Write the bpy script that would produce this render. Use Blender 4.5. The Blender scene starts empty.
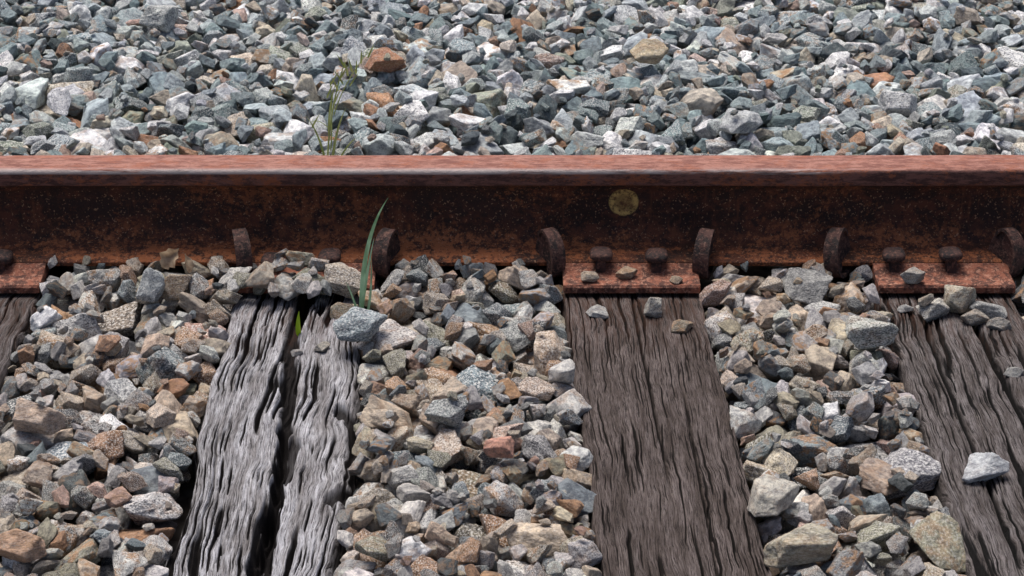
import bpy, bmesh, math, random, time
import numpy as np
from mathutils import Vector, Matrix, Euler
T0=time.time()
random.seed(7); rng=np.random.default_rng(11)
scene=bpy.context.scene
PITCH=math.radians(27); F=2063.0; CH=1.6; VX=505.0
YR=3.256; YF=3.18

def px2w(px,py,z):
    a=PITCH+math.atan((py-288)/F)
    y=(CH-z)/math.tan(a)
    depth=y*math.cos(PITCH)+(CH-z)*math.sin(PITCH)
    return (px-VX)*depth/F, y

# ---------- numpy noise ----------
_tabs={}
def vnoise(x,y,seed=0):
    if seed not in _tabs: _tabs[seed]=np.random.default_rng(seed+1000).random((256,256)).astype(np.float32)
    T=_tabs[seed]
    x=np.asarray(x,np.float32)+256.3; y=np.asarray(y,np.float32)+256.7
    xi=np.floor(x).astype(np.int32); yi=np.floor(y).astype(np.int32)
    fx=x-xi; fy=y-yi; fx=fx*fx*(3-2*fx); fy=fy*fy*(3-2*fy)
    x0=xi&255;x1=(xi+1)&255;y0=yi&255;y1=(yi+1)&255
    return (T[x0,y0]*(1-fx)+T[x1,y0]*fx)*(1-fy)+(T[x0,y1]*(1-fx)+T[x1,y1]*fx)*fy
def fbm(x,y,seed=0,o=3):
    s=0;a=.5;t=0
    for i in range(o):
        s=s+a*vnoise(x*2**i,y*2**i,seed+i*17); t+=a; a*=.5
    return s/t
def sstep(a,b,x):
    t=np.clip((x-a)/(b-a),0,1); return t*t*(3-2*t)

# ---------- node helpers ----------
def newmat(name):
    m=bpy.data.materials.new(name); m.use_nodes=True
    nt=m.node_tree; return m,nt,nt.nodes['Principled BSDF']
def N(nt,t,**kw):
    n=nt.nodes.new(t)
    for k,v in kw.items(): setattr(n,k,v)
    return n
def setin(nt,sock,v):
    if isinstance(v,bpy.types.NodeSocket): nt.links.new(v,sock)
    else: sock.default_value=v
def noise(nt,vec,scale,detail=4,rough=.55,w=None,dist=0):
    n=N(nt,'ShaderNodeTexNoise')
    if vec is not None: setin(nt,n.inputs['Vector'],vec)
    n.inputs['Scale'].default_value=scale;n.inputs['Detail'].default_value=detail
    n.inputs['Roughness'].default_value=rough;n.inputs['Distortion'].default_value=dist
    return n.outputs['Fac']
def math_(nt,op,a,b=0.0,c=None,clamp=False):
    n=N(nt,'ShaderNodeMath',operation=op,use_clamp=clamp)
    setin(nt,n.inputs[0],a);setin(nt,n.inputs[1],b)
    if c is not None:setin(nt,n.inputs[2],c)
    return n.outputs[0]
def rng_(nt,v,a,b,c=0.0,d=1.0):
    n=N(nt,'ShaderNodeMapRange'); n.interpolation_type='SMOOTHSTEP'
    setin(nt,n.inputs[0],v)
    for i,q in enumerate((a,b,c,d)): setin(nt,n.inputs[i+1],q)
    return n.outputs[0]
def mix(nt,f,a,b,bt='MIX'):
    n=N(nt,'ShaderNodeMix',data_type='RGBA',blend_type=bt)
    setin(nt,n.inputs[0],f)
    for i,v in ((6,a),(7,b)):
        if isinstance(v,tuple) and len(v)==3: v=(*v,1)
        setin(nt,n.inputs[i],v)
    return n.outputs[2]
def vmul(nt,v,s):
    n=N(nt,'ShaderNodeVectorMath',operation='MULTIPLY'); setin(nt,n.inputs[0],v); n.inputs[1].default_value=s
    return n.outputs[0]
def vadd(nt,v,s):
    n=N(nt,'ShaderNodeVectorMath',operation='ADD'); setin(nt,n.inputs[0],v); setin(nt,n.inputs[1],s)
    return n.outputs[0]
def bump(nt,bsdf,h,strength,dist,prev=None):
    b=N(nt,'ShaderNodeBump'); b.inputs['Strength'].default_value=strength;b.inputs['Distance'].default_value=dist
    setin(nt,b.inputs['Height'],h)
    nt.links.new(b.outputs[0],bsdf.inputs['Normal']); return b.outputs[0]

# ---------- materials ----------
def stone_material():
    m,nt,b=newmat('ballast_stone')
    at=N(nt,'ShaderNodeAttribute',attribute_type='INSTANCER',attribute_name='col')
    pr=N(nt,'ShaderNodeAttribute',attribute_type='INSTANCER',attribute_name='prm')
    sx=N(nt,'ShaderNodeSeparateXYZ'); nt.links.new(pr.outputs['Vector'],sx.inputs[0])
    spk,warm,w=sx.outputs
    cb=N(nt,'ShaderNodeCombineXYZ')
    nt.links.new(math_(nt,'MULTIPLY',w,37.0),cb.inputs[0]); nt.links.new(math_(nt,'MULTIPLY',w,-61.0),cb.inputs[1])
    tc=vadd(nt,N(nt,'ShaderNodeTexCoord').outputs['Object'],cb.outputs[0])
    tc2=vadd(nt,tc,(7.3,3.1,9.7))
    n1=noise(nt,tc,2.1,5,.72)
    c=mix(nt,1.0,at.outputs['Color'],mix(nt,rng_(nt,n1,.32,.68),(.50,.50,.54),(1.36,1.34,1.30)),'MULTIPLY')
    n2=noise(nt,tc2,1.5,5,.70)
    st=math_(nt,'MULTIPLY',rng_(nt,n2,.46,.60),warm)
    c=mix(nt,st,c,(.42,.245,.13))
    n3=noise(nt,tc,12,2,.7)
    c=mix(nt,math_(nt,'MULTIPLY',rng_(nt,n3,.53,.60),math_(nt,'MULTIPLY',spk,.8)),c,(.82,.79,.74))
    c=mix(nt,math_(nt,'MULTIPLY',rng_(nt,n3,.45,.37),math_(nt,'MULTIPLY',spk,.9)),c,(.030,.030,.032))
    vein=rng_(nt,math_(nt,'ABSOLUTE',math_(nt,'SUBTRACT',n2,.42)),0.0,.012,1.0,0.0)
    c=mix(nt,math_(nt,'MULTIPLY',vein,.35),c,(.65,.61,.54))
    nt.links.new(c,b.inputs['Base Color'])
    b.inputs['Roughness'].default_value=.80
    b.inputs['Specular IOR Level'].default_value=.28
    bump(nt,b,noise(nt,tc2,5.5,5,.78),.95,.009)
    return m
def wood_material(name,light,mid,dark,stain):
    m,nt,b=newmat(name)
    tc=N(nt,'ShaderNodeTexCoord').outputs['Object']
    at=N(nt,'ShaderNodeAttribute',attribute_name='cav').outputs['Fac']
    gw=N(nt,'ShaderNodeAttribute',attribute_name='wx').outputs['Fac']
    sp=N(nt,'ShaderNodeSeparateXYZ'); nt.links.new(tc,sp.inputs[0])
    cb=N(nt,'ShaderNodeCombineXYZ'); nt.links.new(gw,cb.inputs[0]); nt.links.new(sp.outputs[1],cb.inputs[1])
    gv=cb.outputs[0]
    g=noise(nt,vmul(nt,gv,(1,.040,1)),560,5,.82)
    g2=noise(nt,vmul(nt,gv,(1,.085,1)),170,5,.8)
    g3=noise(nt,vmul(nt,gv,(1,.12,1)),48,4,.65)
    p=noise(nt,vmul(nt,tc,(1,.5,1)),16,6,.75)
    c=mix(nt,rng_(nt,g,.40,.60),mid,light)
    c=mix(nt,rng_(nt,g2,.47,.60,0,.65),c,mid)
    # broad weathering bands: bleached and damp-dark areas
    c=mix(nt,1.0,c,mix(nt,rng_(nt,g3,.34,.64),(.62,.59,.57),(1.28,1.28,1.30)),'MULTIPLY')
    c=mix(nt,rng_(nt,p,.48,.64,0,stain),c,(.070,.052,.044))
    c=mix(nt,math_(nt,'MULTIPLY',rng_(nt,g,.46,.40),.75),c,dark)
    c=mix(nt,math_(nt,'MULTIPLY',rng_(nt,g2,.44,.38),.7),c,dark)
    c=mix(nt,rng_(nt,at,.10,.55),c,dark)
    rw=math_(nt,'MULTIPLY',rng_(nt,sp.outputs[1],-.26,0.0),rng_(nt,g2,.42,.6,0,.45))
    c=mix(nt,rw,c,(.11,.046,.026))
    nt.links.new(c,b.inputs['Base Color'])
    b.inputs['Roughness'].default_value=.92
    b.inputs['Specular IOR Level'].default_value=.15
    bump(nt,b,math_(nt,'ADD',g,math_(nt,'MULTIPLY',g2,1.3)),1.0,.007)
    return m
def rail_material(name):
    m,nt,b=newmat(name)
    geo=N(nt,'ShaderNodeNewGeometry'); tc=geo.outputs['Position']
    n1=noise(nt,vmul(nt,tc,(.6,1,1)),22,7,.78)
    n2=noise(nt,tc,110,5,.8)
    n3=noise(nt,vmul(nt,tc,(.4,1,.8)),9,6,.72)
    nl=noise(nt,vmul(nt,tc,(.7,1,1)),5.5,5,.7)
    darkb=(.026,.012,.009); brown=(.095,.030,.017); orange=(.35,.118,.046)
    c=mix(nt,rng_(nt,n1,.42,.58),darkb,brown)
    c=mix(nt,rng_(nt,n2,.52,.64,0,.45),c,(.17,.055,.026))
    sp=N(nt,'ShaderNodeSeparateXYZ'); nt.links.new(tc,sp.inputs[0]); X,Y,Z=sp.outputs
    foot=rng_(nt,Z,.092,.042)
    a=math_(nt,'ADD',n3,math_(nt,'MULTIPLY',math_(nt,'SUBTRACT',n2,.5),.7))
    o=rng_(nt,a,.52,.59,0,.75)
    o2=math_(nt,'MULTIPLY',foot,rng_(nt,a,.45,.55,.10,.95))
    c=mix(nt,math_(nt,'MAXIMUM',math_(nt,'MULTIPLY',o,.6),o2),c,orange)
    c=mix(nt,rng_(nt,noise(nt,tc,48,6,.78),.51,.59,0,.85),c,(.024,.013,.011))
    s=noise(nt,vmul(nt,tc,(1,1,.10)),60,3,.6)
    c=mix(nt,rng_(nt,s,.56,.70,0,.45),c,(.21,.070,.032))
    c=mix(nt,math_(nt,'MULTIPLY',rng_(nt,nl,.49,.60,0,.75),rng_(nt,Z,.035,.070)),c,(.026,.014,.013))
    fl=noise(nt,tc,260,2,.5)
    c=mix(nt,rng_(nt,fl,.64,.69,0,.6),c,(.48,.27,.16))
    hd=rng_(nt,Z,.150,.157)
    hs=noise(nt,vmul(nt,tc,(.25,1,1)),110,6,.82)
    hb=noise(nt,vmul(nt,tc,(.5,1,1)),34,6,.82)
    hc=mix(nt,rng_(nt,hs,.43,.57),(.062,.028,.024),(.17,.076,.060))
    hc=mix(nt,rng_(nt,hb,.51,.59,0,.75),hc,(.28,.088,.038))
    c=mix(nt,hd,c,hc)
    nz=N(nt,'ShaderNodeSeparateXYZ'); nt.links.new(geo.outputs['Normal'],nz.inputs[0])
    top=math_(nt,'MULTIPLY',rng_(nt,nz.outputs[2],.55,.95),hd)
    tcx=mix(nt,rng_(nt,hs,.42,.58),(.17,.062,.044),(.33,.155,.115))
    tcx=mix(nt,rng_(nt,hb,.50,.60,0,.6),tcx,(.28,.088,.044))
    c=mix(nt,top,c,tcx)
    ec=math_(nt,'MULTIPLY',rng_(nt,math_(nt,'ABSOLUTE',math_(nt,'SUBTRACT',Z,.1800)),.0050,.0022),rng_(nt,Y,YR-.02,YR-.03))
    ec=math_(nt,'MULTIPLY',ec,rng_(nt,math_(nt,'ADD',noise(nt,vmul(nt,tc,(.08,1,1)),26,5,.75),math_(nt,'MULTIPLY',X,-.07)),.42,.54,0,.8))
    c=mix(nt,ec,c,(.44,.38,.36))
    dx=math_(nt,'SUBTRACT',X,.2055); dz=math_(nt,'SUBTRACT',Z,.112)
    rr=math_(nt,'SQRT',math_(nt,'ADD',math_(nt,'MULTIPLY',dx,dx),math_(nt,'MULTIPLY',dz,dz)))
    rr=math_(nt,'ADD',rr,math_(nt,'MULTIPLY',math_(nt,'SUBTRACT',n2,.5),.012))
    ring=math_(nt,'MULTIPLY',rng_(nt,rr,.0270,.0245),rng_(nt,n2,.40,.55,.15,.95))
    ring=math_(nt,'MULTIPLY',ring,rng_(nt,rr,.012,.021,.45,1))
    ring=math_(nt,'MULTIPLY',ring,rng_(nt,Y,YR,YR-.004))
    c=mix(nt,ring,c,(.58,.39,.13))
    r=mix(nt,top,(.75,.75,.75),(.70,.70,.70))
    nt.links.new(r,b.inputs['Roughness'])
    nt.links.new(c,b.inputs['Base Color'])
    b.inputs['Specular IOR Level'].default_value=.3
    bump(nt,b,math_(nt,'ADD',n1,math_(nt,'MULTIPLY',n2,.7)),.9,.006)
    return m
M_stone=stone_material()
M_woodA=wood_material('weathered_grey_wood',(.60,.59,.605),(.27,.260,.265),(.016,.013,.013),.25)
M_woodB=wood_material('weathered_brown_wood',(.20,.165,.152),(.078,.060,.053),(.012,.009,.008),.45)
M_woodC=wood_material('weathered_dark_wood',(.235,.21,.203),(.092,.077,.072),(.010,.009,.009),.4)
M_rail=rail_material('rail_rust')
def rust2(name,cA,cB,cC):
    m,nt,b=newmat(name)
    tc=N(nt,'ShaderNodeNewGeometry').outputs['Position']
    n1=noise(nt,tc,48,6,.78); n2=noise(nt,tc,160,4,.7)
    c=mix(nt,rng_(nt,n1,.44,.56),cA,cB)
    c=mix(nt,rng_(nt,n2,.52,.62,0,.7),c,cC)
    nt.links.new(c,b.inputs['Base Color']); b.inputs['Roughness'].default_value=.75
    b.inputs['Specular IOR Level'].default_value=.3
    bump(nt,b,math_(nt,'ADD',n1,math_(nt,'MULTIPLY',n2,.5)),.9,.005); return m
M_plate=rust2('plate_rust',(.070,.028,.020),(.24,.085,.050),(.42,.21,.14))
M_clip=rust2('anchor_rust',(.020,.013,.012),(.068,.031,.025),(.17,.090,.066))
M_spike=rust2('spike_rust',(.016,.010,.010),(.050,.024,.020),(.14,.065,.047))
def plant_mat(name,c1,c2):
    m,nt,b=newmat(name)
    tc=N(nt,'ShaderNodeTexCoord').outputs['Object']
    n=noise(nt,vmul(nt,tc,(1,1,.3)),60,4,.6)
    col=mix(nt,rng_(nt,n,.35,.65),c1,c2)
    nt.links.new(col,b.inputs['Base Color']); b.inputs['Roughness'].default_value=.5
    tr=N(nt,'ShaderNodeBsdfTranslucent'); nt.links.new(col,tr.inputs[0])
    ms=N(nt,'ShaderNodeMixShader'); ms.inputs[0].default_value=.4
    nt.links.new(b.outputs[0],ms.inputs[1]); nt.links.new(tr.outputs[0],ms.inputs[2])
    nt.links.new(ms.outputs[0],nt.nodes['Material Output'].inputs[0]); return m
M_grass=plant_mat('grass_blade_green',(.26,.42,.26),(.46,.62,.46))
M_weed=plant_mat('weed_green',(.30,.36,.11),(.50,.53,.25))
M_yel=plant_mat('sprout_green',(.36,.48,.03),(.45,.56,.06))
M_leaf=plant_mat('dry_leaf_brown',(.24,.16,.10),(.45,.34,.23))
def ground_mat():
    m,nt,b=newmat('gravel_ground')
    tc=N(nt,'ShaderNodeNewGeometry').outputs['Position']
    v=N(nt,'ShaderNodeTexVoronoi'); v.inputs['Scale'].default_value=18; nt.links.new(tc,v.inputs['Vector'])
    bw=N(nt,'ShaderNodeRGBToBW'); nt.links.new(v.outputs['Color'],bw.inputs[0])
    c=mix(nt,bw.outputs[0],(.05,.045,.04),(.26,.25,.23))
    c=mix(nt,rng_(nt,v.outputs['Distance'],.3,.65),c,(.03,.026,.022))
    c=mix(nt,noise(nt,tc,30,3,.6),c,(.06,.045,.033))
    nt.links.new(c,b.inputs['Base Color']); b.inputs['Roughness'].default_value=.95
    bump(nt,b,math_(nt,'MULTIPLY',v.outputs['Distance'],-1.0),1,.03); return m
M_ground=ground_mat()

def mkobj(name,verts,faces,mat,smooth=True,sharp=None,loc=None,parent=None):
    me=bpy.data.meshes.new(name); me.from_pydata([tuple(v) for v in verts],[],faces)
    me.validate(); me.update()
    bm=bmesh.new(); bm.from_mesh(me); bmesh.ops.recalc_face_normals(bm,faces=bm.faces); bm.to_mesh(me); bm.free()
    if smooth: me.polygons.foreach_set('use_smooth',[True]*len(me.polygons))
    if sharp: me.set_sharp_from_angle(angle=math.radians(sharp))
    me.materials.append(mat)
    o=bpy.data.objects.new(name,me); scene.collection.objects.link(o)
    if loc: o.location=loc
    if parent: o.parent=parent
    return o

# ---------- ground ----------
g=80
mkobj('ground',[(-g,-g,-.085),(g,-g,-.085),(g,g,-.085),(-g,g,-.085)],[(0,1,2,3)],M_ground,False)

# ---------- rail ----------
def rail_profile():
    h0=.020
    half=[]
    half+=[(0,0),(.070,0),(.0745,.0015),(.076,.005),(.0758,.009),(.073,.0115)]
    half+=[(.050,.0165),(.030,.0225),(.020,.0285),(.0135,.036),(.0100,.046)]
    half+=[(.0085,.060),(.0080,.080),(.0082,.100),(.0095,.113),(.013,.121),(.020,.1275),(.0325,.1335),(.0350,.1350),(.0358,.1375)]
    half+=[(.0360,.148),(.0352,.1560)]
    for k in range(1,7):
        a=k/6*math.radians(80)
        half.append((.0352-.0065*(1-math.cos(a)),.1560+.0078*math.sin(a)))
    half+=[(.015,.1646),(0,.1652)]
    pts=[(-y,z) for y,z in half]+[(y,z) for y,z in half[::-1][1:-1]]
    return [(YR+y,h0+z) for y,z in pts]
P=rail_profile(); n=len(P)
xs=np.linspace(-9,9,721); V=[];Fc=[]
for i,x in enumerate(xs):
    w1=.0006*math.sin(x*9)+.0004*math.sin(x*31+1)
    for j,(y,z) in enumerate(P):
        V.append((x,y+(w1 if z>.15 else 0),z+w1*.4))
for i in range(len(xs)-1):
    for j in range(n):
        a=i*n+j;b_=i*n+(j+1)%n
        Fc.append((a,b_,b_+n,a+n))
Fc.append(tuple(range(n))); Fc.append(tuple(range((len(xs)-1)*n,len(xs)*n)))
mkobj('railroad_rail',V,Fc,M_rail,True,38)

# ---------- ties ----------
TY0,TY1=1.15,3.78
ties=[(-.905,.235,-.01,'C'),(-.338,.242,-.012,'A'),(.2155,.238,.036,'B'),(.748,.246,.0,'C'),
      (1.30,.23,.01,'B'),(1.84,.23,-.01,'A'),(-1.47,.23,0,'B'),(-2.03,.23,.01,'C')]
def tie_cx(t,y): return t[0]+t[2]*(3.1-y)
def crack(wx,Vv,fx,fy,seed,width,dx):
    nn=vnoise(wx*fx,Vv*fy,seed)
    g=np.abs(np.gradient(nn,axis=1))/dx
    d=np.abs(nn-.5)/(g+1e-4)
    return np.clip(1-d/width,0,1)*sstep(.25,.7,g/fx)
for k,t in enumerate(ties):
    cx,w,yaw,st=t
    hi=k<4
    nu=330 if hi else 60; nv=700 if hi else 200
    dx=w/(nu-1)
    u=np.linspace(-.5,.5,nu)*w; v=np.linspace(TY0,TY1,nv)
    U,Vv=np.meshgrid(u.astype(np.float32),v.astype(np.float32))
    sd=k*40+3
    wamp={'A':.022,'B':.009,'C':.013}[st]
    wx=U+wamp*(fbm(U*3,Vv*2.4,sd,2)-.5)*2+.0065*(vnoise(U*18,Vv*16,sd+1)-.5)+.0030*(vnoise(U*55,Vv*50,sd+21)-.5)
    fine=vnoise(wx*480,Vv*12,sd+2); med=vnoise(wx*200,Vv*8,sd+3)
    q=vnoise(wx*44,Vv*3.6,sd+4)*3.4+.9*vnoise(wx*140,Vv*9,sd+20); plates=(np.floor(q)+sstep(.75,1.0,q-np.floor(q)))/4.0
    wk={'A':1.6,'B':.85,'C':1.15}[st]
    lo={'A':.24,'B':.38,'C':.32}[st]
    m1=sstep(lo,lo+.16,vnoise(wx*14,Vv*3.2,sd+7)); m2=sstep(lo,lo+.22,fbm(wx*30,Vv*6,sd+8,2)); m3=sstep(lo,lo+.2,fbm(wx*50,Vv*9,sd+18,2)); m4=sstep(.35,.6,fbm(wx*60,Vv*10,sd+28,2))
    taper=.15+1.4*vnoise(wx*20,Vv*8,sd+29)
    f1=crack(wx,Vv,26,2.4,sd+5,.0050*wk*taper,dx)*m1
    f1=np.maximum(f1,crack(wx,Vv,42,3.2,sd+25,.0036*wk*taper,dx)*(1-m1*.6)*m2)
    f2=crack(wx,Vv,80,5.5,sd+6,.0029*wk*taper,dx)*m2
    f3=crack(wx,Vv,150,10,sd+9,.0020*wk,dx)*m3
    f4=crack(wx,Vv,240,17,sd+19,.0014,dx)*m4
    if st=='A': A=(.0010,.0022,.0110,.030,.018,.0095,.0050); er=.020; out=.024
    elif st=='B': A=(.0005,.0009,.0028,.013,.0080,.0044,.0024); er=.008; out=.006
    else: A=(.0008,.0014,.0048,.020,.0125,.0070,.0036); er=.012; out=.010
    crk=np.zeros_like(U)
    if k==1:
        cl=.006+.016*(fbm(Vv*2.6,Vv*0,sd+30)-.5)*2+.008*np.sin(Vv*5.5+1)+.010*(vnoise(Vv*22,Vv*0,sd+33)-.5)
        wd=.002+.009*vnoise(Vv*5,Vv*0,sd+31)+.007*vnoise(Vv*40,U*20,sd+38)
        crk=np.exp(-((U-cl)/wd)**4)*(.45+.55*sstep(.3,.5,vnoise(Vv*6,Vv*0+3,sd+41)))
        # chipped-out pockets where splinters have broken away
        pk=sstep(.66,.74,fbm(U*28,Vv*9,sd+45,3)); crk=np.maximum(crk,.28*pk)
    if k==2:
        cl=.000+.006*(fbm(Vv*3,Vv*0,sd+30)-.5)+.002*(vnoise(Vv*30,Vv*0,sd+33)-.5)
        crk=.35*np.exp(-((U-cl)/.0024)**2)*sstep(2.4,2.7,Vv)
        cl=.055-.02*(3-Vv)+.002*(vnoise(Vv*26,Vv*0,sd+34)-.5); crk=np.maximum(crk,.3*np.exp(-((U-cl)/.002)**2)*sstep(2.9,2.6,Vv))
    if k==3:
        cl=.030+.02*(fbm(Vv*2,Vv*0,sd+30)-.5)+.03*(3.0-Vv)+.004*(vnoise(Vv*24,Vv*0,sd+33)-.5)
        crk=.7*np.exp(-((U-cl)/.005)**2)
        cl=-.05+.02*(fbm(Vv*2,Vv*0,sd+34)-.5)+.003*(vnoise(Vv*30,Vv*0,sd+39)-.5); crk=np.maximum(crk,.5*np.exp(-((U-cl)/.004)**2)*sstep(.35,.5,vnoise(Vv*4,Vv*0,sd+37)))
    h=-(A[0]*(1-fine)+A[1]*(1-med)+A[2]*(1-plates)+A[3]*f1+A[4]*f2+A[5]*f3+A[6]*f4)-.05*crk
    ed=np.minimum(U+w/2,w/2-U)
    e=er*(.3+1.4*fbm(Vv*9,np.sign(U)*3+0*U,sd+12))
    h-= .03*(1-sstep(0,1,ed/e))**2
    h+=.003+ (A[0]+A[1]+A[2])*.55
    s=sstep(3.07,3.13,Vv); h=h*(1-s)+(-.003)*s
    h=np.minimum(h,.010)
    ol=out*(fbm(Vv*7,np.sign(U)*5+0*U,sd+15,5)-.5)*2*np.abs(U/(w/2))**3*np.sign(U)
    Xw=U+ol+yaw*(3.1-Vv)
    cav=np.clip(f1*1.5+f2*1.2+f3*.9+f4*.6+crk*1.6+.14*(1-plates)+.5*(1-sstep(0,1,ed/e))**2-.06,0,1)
    def pad(Q,val=None):
        Q=np.pad(Q,1,mode='edge')
        if val is not None: Q[0,:]=val;Q[-1,:]=val;Q[:,0]=val;Q[:,-1]=val
        return Q
    Xp=pad(Xw);Yp=pad(Vv-3.1);Zp=pad(h,-.19);Cp=pad(cav,.6);Wp=pad(wx)
    R,Cc=Xp.shape
    co=np.stack([Xp,Yp,Zp],-1).reshape(-1,3)
    idx=np.arange(R*Cc).reshape(R,Cc)
    fa=np.stack([idx[:-1,:-1],idx[:-1,1:],idx[1:,1:],idx[1:,:-1]],-1).reshape(-1,4)
    me=bpy.data.meshes.new('railroad_tie')
    me.vertices.add(len(co)); me.vertices.foreach_set('co',co.astype(np.float32).ravel())
    me.loops.add(fa.size); me.loops.foreach_set('vertex_index',fa.ravel().astype(np.int32))
    me.polygons.add(len(fa)); me.polygons.foreach_set('loop_start',np.arange(0,fa.size,4,dtype=np.int32))
    me.update(calc_edges=True); me.polygons.foreach_set('use_smooth',np.ones(len(fa),bool))
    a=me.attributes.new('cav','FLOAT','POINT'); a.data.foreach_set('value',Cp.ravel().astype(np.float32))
    a=me.attributes.new('wx','FLOAT','POINT'); a.data.foreach_set('value',(Wp.ravel()+k*.37).astype(np.float32))
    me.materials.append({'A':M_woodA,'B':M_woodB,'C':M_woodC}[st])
    o=bpy.data.objects.new('railroad_tie',me); o.location=(cx,3.1,0); scene.collection.objects.link(o)
print('ties',time.time()-T0)

# ---------- tie plates ----------
def box(bm,x0,x1,y0,y1,z0,z1,bev=.003,seg=2):
    r=bmesh.ops.create_cube(bm,size=1)
    vs=r['verts']
    for v in vs:
        v.co=Vector((x0 if v.co.x<0 else x1,y0 if v.co.y<0 else y1,z0 if v.co.z<0 else z1))
    es={e for v in vs for e in v.link_edges}
    bmesh.ops.bevel(bm,geom=list(es),offset=bev,segments=seg,affect='EDGES')
def bmobj(name,bm,mat,loc,rot=0,sharp=35):
    bmesh.ops.recalc_face_normals(bm,faces=bm.faces)
    me=bpy.data.meshes.new(name); bm.to_mesh(me); bm.free()
    me.polygons.foreach_set('use_smooth',[True]*len(me.polygons)); me.set_sharp_from_angle(angle=math.radians(sharp))
    me.materials.append(mat); o=bpy.data.objects.new(name,me); o.location=loc; o.rotation_euler[2]=rot
    scene.collection.objects.link(o); return o
def plate_mesh():
    bm=bmesh.new()
    hw=.116
    prof=[(-.148,0),(-.148,.010),(-.145,.0140),(-.105,.0150),(-.094,.0190),(-.0815,.0225),(-.0790,.0230),(-.0780,.0225),(-.0775,.0125),
          (0,.0125),(.0775,.0125),(.0780,.0188),(.0815,.0185),(.105,.0145),(.145,.0125),(.148,.009),(.148,0)]
    xs=[-hw,-hw+.003,-.09,-.03,.03,.09,hw-.003,hw]
    cols=[]
    for i,x in enumerate(xs):
        s=1 if 0<i<len(xs)-1 else 0
        col=[]
        for (y,z) in prof:
            yy=y
            if not s: yy=y*.985; z=z-.0015 if z>.003 else z
            col.append(bm.verts.new((x,yy,z)))
        cols.append(col)
    for i in range(len(xs)-1):
        for j in range(len(prof)):
            j2=(j+1)%len(prof)
            bm.faces.new((cols[i][j],cols[i][j2],cols[i+1][j2],cols[i+1][j]))
    bm.faces.new(cols[0]); bm.faces.new(cols[-1][::-1])
    return bm
PCX=[]
for k,t in enumerate(ties):
    cxp=tie_cx(t,3.12)
    if k==3: cxp=.748
    PCX.append(cxp)
    bmobj('tie_plate',plate_mesh(),M_plate,(cxp,YR,.0065),0)
# ---------- spikes ----------
def spike_mesh():
    bm=bmesh.new()
    box(bm,-.0085,.0085,-.012,.006,-.06,.030,.0015,1)
    rings=[(.0,.84),(.002,1.0),(.007,1.04),(.0105,.96),(.0130,.75),(.0145,.45)]
    prev=None;ns=24
    for (z,s) in rings:
        ring=[]
        for i in range(ns):
            a=2*math.pi*i/ns
            ca,sa=math.cos(a),math.sin(a)
            x=.0190*s*abs(ca)**.62*(1 if ca>0 else -1)
            yl=.026 if sa>0 else .015
            y=yl*s*abs(sa)**.7*(1 if sa>0 else -1)
            zz=.024+z-(.004 if sa>.4 and z<.006 else 0)
            ring.append(bm.verts.new((x,y,zz)))
        if prev:
            for i in range(ns): bm.faces.new((prev[i],prev[(i+1)%ns],ring[(i+1)%ns],ring[i]))
        else: bm.faces.new(ring[::-1])
        prev=ring
    top=bm.verts.new((0,.004,.0392))
    for i in range(ns): bm.faces.new((prev[i],prev[(i+1)%ns],top))
    return bm
def spx(px,row=258,z=.035): return px2w(px,row,z)[0]
spikes=[(spx(600),YF-.014,.020),(spx(656),YF-.015,.018),(spx(893),YF-.014,.019),(spx(949),YF-.016,.021),(spx(332),YF-.012,.016),
        (spx(272),YF-.012,.008),(spx(2),YF-.012,.014),(-.955,YF-.012,.014)]
for cx in (1.27,1.36,1.80,1.88,-1.44,-1.50,-2.0,-2.06): spikes.append((cx,YF-.012,.014))
for i,(x,y,z) in enumerate(spikes):
    o=bmobj('rail_spike',spike_mesh(),M_spike,(x,y,z),random.uniform(-.12,.12),40)
    o.rotation_euler[0]=random.uniform(-.02,.08); o.rotation_euler[1]=random.uniform(-.1,.1)
for t in ties:
    for dx in (-.05,.05):
        bmobj('rail_spike',spike_mesh(),M_spike,(tie_cx(t,3.3)+dx,YR+.090,.012),math.pi,40)

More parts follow.
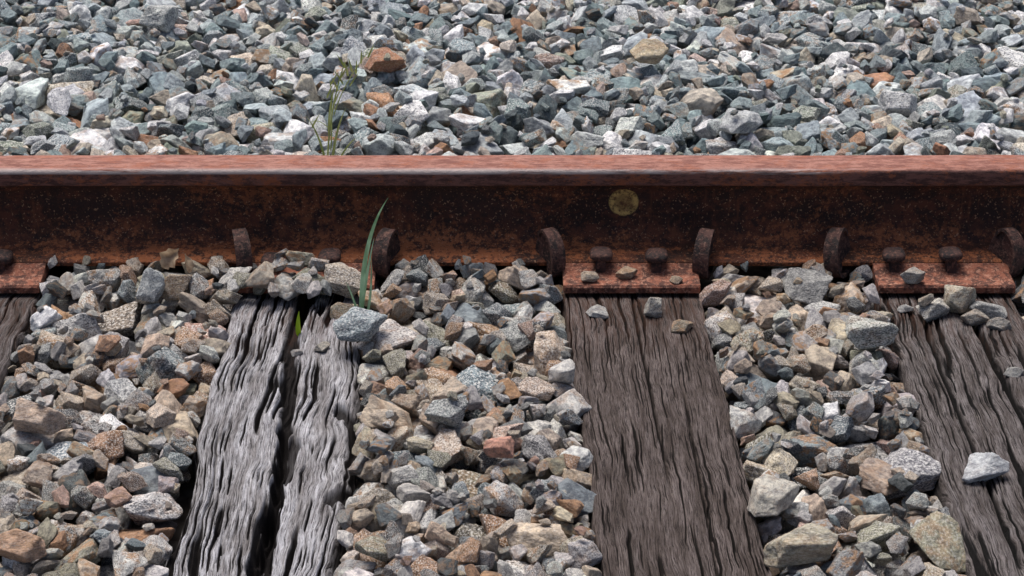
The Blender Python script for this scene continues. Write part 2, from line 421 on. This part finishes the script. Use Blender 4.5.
# ---------- rail anchors ----------
def anchor_mesh():
    bm=bmesh.new()
    path=[(.040,.010),(.015,.005),(-.006,.003),(-.022,.007),(-.0315,.022),(-.0330,.042),(-.028,.062),(-.017,.078),(-.002,.088),(.012,.089),(.023,.081),(.028,.070)]
    def smooth(p,it=2):
        for _ in range(it):
            q=[p[0]]
            for a,b in zip(p[:-1],p[1:]):
                q.append((a[0]*.75+b[0]*.25,a[1]*.75+b[1]*.25)); q.append((a[0]*.25+b[0]*.75,a[1]*.25+b[1]*.75))
            q.append(p[-1]); p=q
        return p
    p=smooth(path); n=len(p)
    th=.0055
    out=[];inn=[]
    for i in range(n):
        a=p[max(0,i-1)];b=p[min(n-1,i+1)]
        tx,tz=b[0]-a[0],b[1]-a[1]; l=math.hypot(tx,tz); nx,nz=tz/l,-tx/l
        out.append((p[i][0],p[i][1])); inn.append((p[i][0]+nx*th,p[i][1]+nz*th))
    def W(i):
        t=i/(n-1); return .0072+.0064*math.sin(math.pi*min(1,t*1.0))**.8
    secs=[]
    for i in range(n):
        w=W(i)
        secs.append([bm.verts.new((-w,out[i][0],out[i][1])),bm.verts.new((w,out[i][0],out[i][1])),bm.verts.new((w,inn[i][0],inn[i][1])),bm.verts.new((-w,inn[i][0],inn[i][1]))])
    for i in range(n-1):
        for j in range(4): bm.faces.new((secs[i][j],secs[i][(j+1)%4],secs[i+1][(j+1)%4],secs[i+1][j]))
    bm.faces.new(secs[0]); bm.faces.new(secs[-1][::-1])
    bmesh.ops.bevel(bm,geom=[e for e in bm.edges if e.calc_face_angle(0)>1.0],offset=.0014,segments=2,affect='EDGES')
    fin=[q for q in out if q[1]>.012]+[(.034,.058),(.036,.0395),(.030,.0355),(.006,.0325),(-.0015,.031),(-.002,.021),(-.006,.0125)]
    A=[bm.verts.new((-.0042,y+.001,z-.0005)) for y,z in fin]; B=[bm.verts.new((.0042,y+.001,z-.0005)) for y,z in fin]
    bm.faces.new(A); bm.faces.new(B[::-1])
    for i in range(len(fin)):
        j=(i+1)%len(fin); bm.faces.new((A[i],A[j],B[j],B[i]))
    box(bm,-.008,.008,.036,.16,.004,.0185,.002,1)
    box(bm,-.009,.009,.153,.166,.004,.044,.003,2)
    return bm
anch=[(240,.0,0.30),(388,.03,-.45),(548,-.06,.55),(706,.0,-.35),(845,.20,-.60),(1006,-.15,.60)]
for px,ry,rz in anch:
    o=bmobj('rail_anchor',anchor_mesh(),M_clip,(px2w(px,262,.04)[0],YF,0),rz,40)
    o.rotation_euler[1]=-ry
for x in (1.10,1.45,1.66,2.0,-1.10,-1.33,-1.66,-1.88):
    bmobj('rail_anchor',anchor_mesh(),M_clip,(x,YF,0),0,40)

# ---------- stones ----------
stone_coll=bpy.data.collections.new('gravel_stones')
bm=bmesh.new(); bmesh.ops.create_icosphere(bm,subdivisions=5,radius=1)
D=np.array([v.co[:] for v in bm.verts]); D/=np.linalg.norm(D,axis=1)[:,None]
Fi=[[v.index for v in f.verts] for f in bm.faces]; bm.free()
from mathutils import noise as mn
NV=36
for k in range(NV):
    r=np.random.default_rng(500+k)
    npl=r.integers(6,13)
    nrm=r.normal(size=(npl,3)); nrm/=np.linalg.norm(nrm,axis=1)[:,None]
    for _ in range(14):
        d=nrm[:,None]-nrm[None]; dist=(d**2).sum(-1)+1e-3; np.fill_diagonal(dist,1e9)
        nrm=nrm+.04*(d/dist[...,None]**1.0).sum(1); nrm/=np.linalg.norm(nrm,axis=1)[:,None]
    dd=r.uniform(.58,.98,npl)
    dot=D@nrm.T
    q=np.where(dot>.05,dd/np.maximum(dot,.05),50)
    kk=(60.0,40.0,20.0,30.0)[k%4]
    R=-np.log(np.exp(-kk*np.minimum(q,4)).sum(1))/kk
    R=np.minimum(R,1.42)
    nz=np.array([mn.fractal(Vector(d*2.1+np.array([k*7.3,0,0])),.8,2.0,4) for d in D])
    nz2=np.array([mn.noise(Vector(d*8+np.array([0,k*5.3,0]))) for d in D])
    R=R*(1+.06*nz+.022*nz2)
    C=D*R[:,None]
    mn_,mx=C.min(0),C.max(0); C=(C-(mn_+mx)/2)/((mx-mn_)/2)
    me=bpy.data.meshes.new('gravel_stone'); me.from_pydata(C.tolist(),[],Fi); me.update()
    me.polygons.foreach_set('use_smooth',[True]*len(me.polygons)); me.materials.append(M_stone)
    o=bpy.data.objects.new('gravel_stone',me); stone_coll.objects.link(o)
print('variants',time.time()-T0)

RES=.006; GX0,GX1,GY0,GY1=-1.7,1.7,1.85,5.3
nx=int((GX1-GX0)/RES); ny=int((GY1-GY0)/RES)
gx=GX0+(np.arange(nx)+.5)*RES; gy=GY0+(np.arange(ny)+.5)*RES
XX,YY=np.meshgrid(gx,gy,indexing='ij')
tgt=(-.012+.022*(fbm(XX*3.5,YY*3.5,900)-.5)*1.4).astype(float)
tgt=np.where(YY>YR,tgt+.045+.05*(fbm(XX*1.6,YY*1.6,905)-.5),tgt)
nearrail=sstep(3.05,3.14,YY)*(YY<YR)
tgt+=nearrail*.012
def blob(px,py,z,rx,ry,a):
    global tgt
    x,y=px2w(px,py,z); tgt=tgt+a*np.exp(-((XX-x)/rx)**2-((YY-y)/ry)**2)
blob(292,284,.02,.12,.055,.036)
blob(410,310,.02,.10,.08,.008)
blob(110,290,.02,.20,.07,.004)
blob(985,292,.02,.06,.035,.014)
H=tgt-.055
tie=np.zeros_like(H,bool)
for k,t in enumerate(ties):
    cxx=tie_cx(t,YY)
    ins=(np.abs(XX-cxx)<t[1]/2-.004)&(YY<TY1)
    vis=(np.abs(XX-cxx)<t[1]/2+.004)&(YY<YR)
    tie|=vis
    H=np.where(ins,np.maximum(H,-.002),H)
    pl=(np.abs(XX-PCX[k])<.116)&(np.abs(YY-YR)<.148)
    H=np.where(pl,np.maximum(H,.020),H); tie|=(np.abs(XX-PCX[k])<.122)&(np.abs(YY-YR)<.152)&(YY<YR)
foot=np.abs(YY-YR)<.076
H=np.where(foot,.033+.02*(1-np.abs(YY-YR)/.076),H)
obst=np.abs(YY-YR)<.060
for (x,y,z) in spikes: obst|=(np.abs(XX-x)<.018)&(np.abs(YY-y)<.024)
for px,_,_ in anch: obst|=(np.abs(XX-px2w(px,262,.04)[0])<.012)&(YY>YF-.036)&(YY<YR)
noseed=tie|foot|obst
xl,_=px2w(292,284,.02)
heap=(np.abs(XX-xl)<.15)&(YY<YF-.01)&(YY>YF-.115)
noseed=noseed&~(heap&~obst)

pos=[];rot=[];scl=[];col=[];prm=[]
PAL_F=[((.56,.545,.52),6.4),((.33,.328,.322),5.0),((.22,.26,.275),3.2),((.095,.105,.11),1.6),((.57,.475,.36),4.2),((.44,.26,.155),1.7),((.56,.38,.30),1.3),((.80,.78,.73),3.6),((.31,.29,.22),2.0),((.47,.395,.32),3.2)]
PAL_B=[((.56,.60,.60),5.6),((.30,.37,.385),5.4),((.21,.275,.29),3.7),((.10,.13,.14),2.2),((.58,.51,.41),2.5),((.42,.23,.135),.9),((.52,.38,.32),.7),((.82,.83,.82),5.2),((.31,.34,.28),2.0),((.42,.475,.49),5.2)]
def pick(p):
    w=np.array([q[1] for q in p]); i=rng.choice(len(p),p=w/w.sum())
    c=np.array(p[i][0])*rng.uniform(.72,1.2)*(1+rng.normal(0,.022,3)); return np.clip(c,.02,.85)
def add(x,y,z,R,a,b,c,cl,spk,warm):
    pos.append((x,y,z)); rot.append(R); scl.append((a,b,c)); col.append((*cl,1)); prm.append((spk,warm,rng.random()))
def place(x,y,a,b,c,cl,spk,warm,maxtop=None,force=False,yaw=None,tilt=.18,settle=88):
    n=int(math.ceil(a/RES))
    i=int((x-GX0)/RES); j=int((y-GY0)/RES)
    if i-n<0 or j-n<0 or i+n>=nx or j+n>=ny: return False
    sl=(slice(i-n,i+n+1),slice(j-n,j+n+1))
    th=rng.uniform(0,math.pi) if yaw is None else yaw
    k=np.arange(-n,n+1)*RES
    du,dv=np.meshgrid(k,k,indexing='ij')
    uu=du*math.cos(th)+dv*math.sin(th); vv=-du*math.sin(th)+dv*math.cos(th)
    r2=(uu/a)**2+(vv/b)**2; ins=r2<.92
    if not force and obst[sl][ins].any(): return False
    if not force and tie[sl][ins].mean()>.32 and a>.012 and not heap[i,j]: return False
    Hp=H[sl]; hh=Hp[ins]; m=hh.mean(); d1=du[ins];d2=dv[ins]
    g1=((hh-m)*d1).sum()/(d1*d1).sum(); g2=((hh-m)*d2).sum()/(d2*d2).sum()
    g1=float(np.clip(g1*.8+rng.normal(0,tilt),-.8,.8)); g2=float(np.clip(g2*.8+rng.normal(0,tilt),-.8,.8))
    if force and a>.03: g1*=.4; g2*=.4
    prof=c*np.sqrt(1-r2[ins]); pln=g1*d1+g2*d2
    z=float(np.percentile(hh+prof-pln,settle))
    if maxtop is not None and z+c*.8>tgt[i,j]+maxtop: return False
    Hp[ins]=np.maximum(hh,z+prof*.95+pln)
    nrm=Vector((-g1,-g2,1)).normalized()
    q=Vector((0,0,1)).rotation_difference(nrm).to_matrix()@Matrix.Rotation(th,3,'Z')@Matrix.Rotation(random.choice((0,math.pi)),3,'X')
    add(x,y,z,tuple(q.to_euler()),a,b,c,cl,spk,warm)
    return True
def rsize(back,scale=1):
    L=float(np.clip(rng.lognormal(math.log(.052 if not back else .066),.36),.022,.100))*scale
    a=L/2; return a,a*rng.uniform(.62,.95),a*rng.uniform(.42,.76)
def rstone(y):
    back=y>YR
    cl=pick(PAL_B if back else PAL_F)
    spk=rng.choice([0.05,.35,.8,1],p=[.32,.25,.26,.17] if not back else [.45,.25,.2,.1])
    warm=rng.choice([0,.4,.9],p=[.46,.32,.22] if not back else [.70,.21,.09])
    return cl,spk,warm
for it in range(15):
    sc=[1,1,1,1,.9,.9,.8,.8,.7,.6,.5,.5,.45,.4,.4][it]
    thr=.022 if it<8 else .016
    df=np.argwhere((H<tgt-thr)&~noseed)
    if len(df)==0: break
    rng.shuffle(df)
    nmax=int(4200 if it<8 else 3600)
    cnt=0
    for (i,j) in df[:nmax*3]:
        if H[i,j]>=tgt[i,j]-thr: continue
        x=gx[i]+rng.uniform(-.003,.003); y=gy[j]
        a,b,c=rsize(y>YR,sc)
        if place(x,y,a,b,c,*rstone(y),maxtop=.034 if it<10 else .02): cnt+=1
        if cnt>nmax: break
for _ in range(1300):
    i=rng.integers(0,nx);j=rng.integers(0,ny)
    if noseed[i,j]: continue
    y=gy[j]; a,b,c=rsize(y>YR,rng.uniform(.5,1.05)); place(gx[i],y,a,b,c,*rstone(y),maxtop=.050 if y>YR or y<3.05 else .03,tilt=.25)
heroes=[(414,333,.02,.090,.78,.62,(.42,.45,.44),.6,.0,.1),(362,340,.02,.084,.78,.62,(.32,.37,.39),.8,0,.1),
 (153,296,.03,.058,.7,1.1,(.46,.49,.49),.7,0,1.2),(655,300,.03,.040,.75,1.0,(.46,.44,.39),.7,.4,.9),(597,313,.005,.036,.75,.5,(.52,.52,.50),.3,.2,0),
 (682,328,.005,.040,.7,.6,(.34,.28,.20),.4,.8,.2),(627,272,.03,.036,.7,.55,(.50,.36,.24),.3,.6,.3),(590,276,.03,.030,.8,.6,(.50,.42,.33),.4,.4,0),
 (676,280,.025,.022,.8,.6,(.50,.38,.27),.4,.4,0),(984,473,.01,.070,.62,.62,(.66,.68,.69),.3,.1,.15),
 (868,350,.02,.080,.6,.6,(.44,.45,.40),1,.3,.1),(936,300,.03,.062,.6,.55,(.50,.48,.43),.8,.1,.5),(960,290,.04,.055,.8,.9,(.46,.42,.33),.5,.4,.3),
 (905,300,.02,.026,.8,.6,(.55,.54,.52),.2,.1,.3),(990,300,.03,.06,.6,.5,(.38,.39,.38),.7,.1,2.8),(1000,318,.02,.04,.6,.6,(.38,.35,.31),.5,.3,0),
 (975,312,.02,.045,.6,.6,(.35,.31,.26),.5,.3,0),(912,278,.03,.04,.6,.7,(.46,.43,.38),.5,.3,0),(925,312,.01,.028,.7,.6,(.40,.35,.28),.5,.3,0),
 (30,480,.02,.11,.7,.55,(.46,.48,.47),.7,.1,.1),(80,285,.02,.065,.6,.6,(.50,.46,.40),.9,.4,.1),(178,292,.02,.06,.7,.7,(.58,.46,.33),.6,.6,.5),
 (490,360,.02,.07,.55,.5,(.42,.24,.13),.1,.6,.05),(345,306,.02,.050,.6,.6,(.42,.36,.25),.6,.5,.1),(445,420,.02,.07,.7,.6,(.36,.38,.37),.9,.0,.5),
 (560,382,.01,.06,.5,.6,(.70,.68,.64),.3,.1,2.2),(500,462,.02,.045,.8,.9,(.66,.35,.26),.1,.1,.2),
 (322,346,.01,.026,.7,.7,(.52,.48,.41),.5,.2,.4),(297,355,.0,.018,.7,.7,(.46,.44,.42),.5,.2,.4),
 (770,500,.02,.085,.6,.55,(.54,.51,.44),.3,.2,1.0),(800,548,.02,.10,.6,.5,(.46,.42,.32),.3,.3,.2),(700,420,.002,.014,.7,.6,(.50,.36,.28),.2,.4,.2),
 (20,555,.02,.07,.7,.6,(.58,.38,.26),.2,.4,.2),(560,560,.02,.10,.6,.4,(.15,.16,.16),.1,.1,.6),(130,455,.02,.06,.6,.6,(.52,.52,.50),.9,.1,.2),
 (40,425,.02,.075,.7,.6,(.60,.46,.36),.4,.3,.3),(155,345,.02,.05,.7,.6,(.62,.48,.38),.2,.3,.3),(905,475,.02,.09,.6,.5,(.46,.36,.29),.3,.4,2.6),
 (1015,365,.02,.03,.7,.6,(.42,.42,.40),.5,.1,0),(385,82,.05,.080,.7,.6,(.40,.18,.10),.3,.5,.5),(455,100,.06,.085,.7,.6,(.48,.49,.46),.9,.1,.3),
 (900,100,.06,.08,.8,.6,(.60,.61,.61),.9,.0,.5),(160,25,.06,.09,.7,.6,(.48,.50,.48),.8,.0,.5),(90,142,.06,.075,.7,.6,(.36,.22,.15),.6,.7,.5),
 (235,60,.06,.09,.6,.6,(.56,.57,.54),.4,.1,.5),(650,68,.06,.08,.6,.6,(.56,.47,.32),.4,.4,.1),(490,95,.06,.09,.7,.6,(.38,.36,.31),.3,.3,.4),
 (740,132,.06,.08,.7,.6,(.56,.58,.58),.4,.0,.4)]
for (px,py,z,L,ba,ca,cl,spk,warm,yaw) in heroes:
    x,y=px2w(px,py,z); place(x,y,L/2,L/2*ba,L/2*ca,cl,spk,warm,force=True,yaw=yaw,tilt=.05,settle=90 if L>.08 and py>200 else 82)
for _ in range(3000):
    i=rng.integers(0,nx);j=rng.integers(0,ny)
    if obst[i,j] or foot[i,j]: continue
    if noseed[i,j] and rng.random()>.12: continue
    y=gy[j]; L=rng.uniform(.008,.020)*(.6 if noseed[i,j] else 1); a=L/2
    place(gx[i],y,a,a*.8,a*.6,*rstone(y),tilt=.1)
main_n=len(pos)
print('placed',time.time()-T0)
for _ in range(12000):
    x=rng.uniform(-4.5,4.5); y=rng.uniform(-.5,9)
    if GX0+.02<x<GX1-.02 and GY0+.02<y<GY1-.02: continue
    if abs(y-YR)<.12: continue
    if y<TY1 and y>TY0 and any(abs(x-tie_cx(t,y))<.14 for t in ties): continue
    a,b,c=rsize(y>YR,1.25)
    q=Euler((rng.normal(0,.35),rng.normal(0,.35),rng.uniform(0,6.28)))
    add(x,y,rng.uniform(-.06,.0)+(.045 if y>YR else 0),tuple(q),a,b,c,*rstone(y))
print('stones',main_n,len(pos))
me=bpy.data.meshes.new('gravel_ballast'); me.vertices.add(len(pos)); me.vertices.foreach_set('co',np.array(pos,np.float32).ravel())
def attr(nm,tp,key,arr):
    a=me.attributes.new(nm,tp,'POINT'); a.data.foreach_set(key,arr.ravel())
attr('rot','FLOAT_VECTOR','vector',np.array(rot,np.float32)); attr('scl','FLOAT_VECTOR','vector',np.array(scl,np.float32)*1.06)
attr('col','FLOAT_COLOR','color',np.array(col,np.float32)); attr('prm','FLOAT_VECTOR','vector',np.array(prm,np.float32))
attr('idx','INT','value',rng.integers(0,NV,len(pos)).astype(np.int32)); me.update()
gb=bpy.data.objects.new('gravel_ballast',me); scene.collection.objects.link(gb)
ng=bpy.data.node_groups.new('gravel_instances','GeometryNodeTree')
ng.interface.new_socket('Geometry',in_out='INPUT',socket_type='NodeSocketGeometry'); ng.interface.new_socket('Geometry',in_out='OUTPUT',socket_type='NodeSocketGeometry')
gi=ng.nodes.new('NodeGroupInput');go=ng.nodes.new('NodeGroupOutput'); ip=ng.nodes.new('GeometryNodeInstanceOnPoints'); ci=ng.nodes.new('GeometryNodeCollectionInfo')
ci.inputs['Collection'].default_value=stone_coll; ci.inputs['Separate Children'].default_value=True; ci.inputs['Reset Children'].default_value=True
def na(nm,tp):
    n=ng.nodes.new('GeometryNodeInputNamedAttribute'); n.data_type=tp; n.inputs['Name'].default_value=nm; return n.outputs['Attribute']
er=ng.nodes.new('FunctionNodeEulerToRotation')
ng.links.new(na('rot','FLOAT_VECTOR'),er.inputs[0]); ng.links.new(er.outputs[0],ip.inputs['Rotation'])
ng.links.new(na('scl','FLOAT_VECTOR'),ip.inputs['Scale']); ng.links.new(na('idx','INT'),ip.inputs['Instance Index'])
ip.inputs['Pick Instance'].default_value=True
ng.links.new(gi.outputs[0],ip.inputs['Points']); ng.links.new(ci.outputs[0],ip.inputs['Instance']); ng.links.new(ip.outputs[0],go.inputs[0])
md=gb.modifiers.new('instances','NODES'); md.node_group=ng

# ---------- plants ----------
def tube(V,Fc,pts,r0,r1,ns=6):
    base=len(V); n=len(pts)
    for i,p in enumerate(pts):
        p=Vector(p); t=(Vector(pts[min(n-1,i+1)])-Vector(pts[max(0,i-1)])).normalized()
        s=t.cross(Vector((0,1,0)));s=s.normalized() if s.length>1e-4 else Vector((1,0,0)); u=s.cross(t)
        r=r0+(r1-r0)*i/(n-1)
        for k in range(ns):
            a=2*math.pi*k/ns; V.append(p+s*math.cos(a)*r+u*math.sin(a)*r)
    for i in range(n-1):
        for k in range(ns):
            a=base+i*ns+k;b=base+i*ns+(k+1)%ns; Fc.append((a,b,b+ns,a+ns))
def bez(p0,p1,p2,n=14):
    return [tuple((1-t)**2*a+2*t*(1-t)*b+t*t*c for a,b,c in zip(p0,p1,p2)) for t in [i/(n-1) for i in range(n)]]
def blade(V,Fc,pts,w,face=(1,0.25,0),fold=.35):
    base=len(V); n=len(pts); s=Vector(face).normalized()
    for i,p in enumerate(pts):
        t=i/(n-1); ww=w*.5*(min(1,.55+t*3))*(1-t**2.6)+.0002
        p=Vector(p); up=Vector((0,-1,0))*ww*fold
        V+= [p-s*ww, p+up, p+s*ww, p+up*.4+Vector((0,.0006,0))]
    for i in range(n-1):
        for k in range(4):
            a=base+i*4+k;b=base+i*4+(k+1)%4; Fc.append((a,b,b+4,a+4))
def P3(px,py,y):
    a=PITCH+math.atan((py-288)/F); z=CH-y*math.tan(a); d=y*math.cos(PITCH)+(CH-z)*math.sin(PITCH)
    return ((px-VX)*d/F,y,z)
V=[];Fc=[]
blade(V,Fc,bez(P3(362,325,3.04),P3(359,240,3.02),P3(388,198,2.98),20),.0085)
blade(V,Fc,bez(P3(360,325,3.045),P3(365,280,3.05),P3(374,238,3.06),14),.0055)
blade(V,Fc,bez(P3(364,325,3.04),P3(373,300,3.03),P3(371,258,3.03),12),.0045)
blade(V,Fc,bez(P3(360,325,3.04),P3(356,302,3.03),P3(346,282,3.01),10),.0038)
mkobj('grass_tuft',V,Fc,M_grass,True,50)
V=[];Fc=[]
yb=3.56
tube(V,Fc,bez(P3(327,176,yb),P3(328,110,yb),P3(345,62,yb-.03),16),.0020,.0009)
tube(V,Fc,bez(P3(329,176,yb+.02),P3(334,120,yb),P3(330,80,yb),12),.0015,.0007)
tube(V,Fc,bez(P3(334,115,yb),P3(342,85,yb-.01),P3(368,52,yb-.02),12),.0011,.0006)
tube(V,Fc,bez(P3(330,130,yb),P3(320,118,yb-.01),P3(312,122,yb-.02),8),.0009,.0005)
blade(V,Fc,bez(P3(331,176,yb),P3(334,130,yb-.02),P3(346,108,yb-.04)),.005)
blade(V,Fc,bez(P3(328,176,yb),P3(322,135,yb-.02),P3(306,116,yb-.05)),.004)
blade(V,Fc,bez(P3(331,176,yb),P3(350,135,yb-.02),P3(360,138,yb-.05)),.004)
blade(V,Fc,bez(P3(329,140,yb),P3(328,105,yb-.02),P3(336,82,yb-.03)),.004)
for (px,py) in ((345,62),(341,72),(348,70),(352,66),(338,85),(368,52),(361,58),(356,68),(350,80),(330,80),(327,92),(334,98),(312,122),(343,78)):
    dx=random.uniform(-10,10)
    blade(V,Fc,bez(P3(px,py+6,yb-.02),P3(px+dx*.4,py-1,yb-.03),P3(px+dx,py-8,yb-.035),7),.0036)
mkobj('weed_plant',V,Fc,M_weed,True,50)
V=[];Fc=[]
blade(V,Fc,bez(P3(299,336,2.975),P3(297,326,2.97),P3(299,311,2.965),8),.0085)
mkobj('green_sprout',V,Fc,M_yel,True,50)
def leaf(name,px,py,y,sz,rz):
    V=[];Fc=[];nu,nv=9,7
    for i in range(nu):
        t=i/(nu-1)
        for j in range(nv):
            s=j/(nv-1)*2-1
            w=.36*math.sin(math.pi*t**.8)*(1+.25*math.sin(t*19))
            V.append(((t-.5)*sz, s*w*sz, (.22*abs(s)**1.5*math.sin(math.pi*t)+.25*(t-.5)**2+.04*math.sin(7*t+3*s))*sz))
    for i in range(nu-1):
        for j in range(nv-1):
            a=i*nv+j; Fc.append((a,a+1,a+nv+1,a+nv))
    o=mkobj(name,V,Fc,M_leaf,True); o.location=P3(px,py,y); o.rotation_euler=(.9,-.8,rz)
    return o
leaf('dry_leaf',171,258,3.14,.045,.3); leaf('dry_leaf',186,264,3.13,.035,1.9)

# ---------- light ----------
w=bpy.data.worlds.new('World'); scene.world=w; w.use_nodes=True
bg=w.node_tree.nodes['Background']; sky=w.node_tree.nodes.new('ShaderNodeTexSky'); sky.sky_type='NISHITA'; sky.sun_disc=False
EL=math.radians(68); AZ=math.radians(-30)
sky.sun_elevation=EL; sky.sun_rotation=AZ; sky.dust_density=4.0; sky.air_density=.7; sky.ozone_density=.6
w.node_tree.links.new(sky.outputs[0],bg.inputs[0]); bg.inputs[1].default_value=.15
sl=bpy.data.lights.new('sun','SUN'); sl.energy=4.5; sl.angle=math.radians(34); sl.color=(1,.97,.935)
so=bpy.data.objects.new('sun',sl); scene.collection.objects.link(so)
dirv=Vector((math.sin(AZ)*math.cos(EL),math.cos(AZ)*math.cos(EL),math.sin(EL)))
so.rotation_euler=dirv.to_track_quat('Z','Y').to_euler(); so.location=dirv*20

cam=bpy.data.cameras.new('camera'); co=bpy.data.objects.new('camera',cam); scene.collection.objects.link(co)
co.location=(0,0,CH); co.rotation_euler=(math.pi/2-PITCH,0,0); cam.lens=F/1024*36; cam.sensor_width=36; cam.shift_x=7/1024
cam.clip_start=.05; cam.clip_end=500
scene.camera=co
scene.view_settings.view_transform='Standard'; scene.view_settings.look='None'; scene.view_settings.exposure=0
print('done',time.time()-T0)
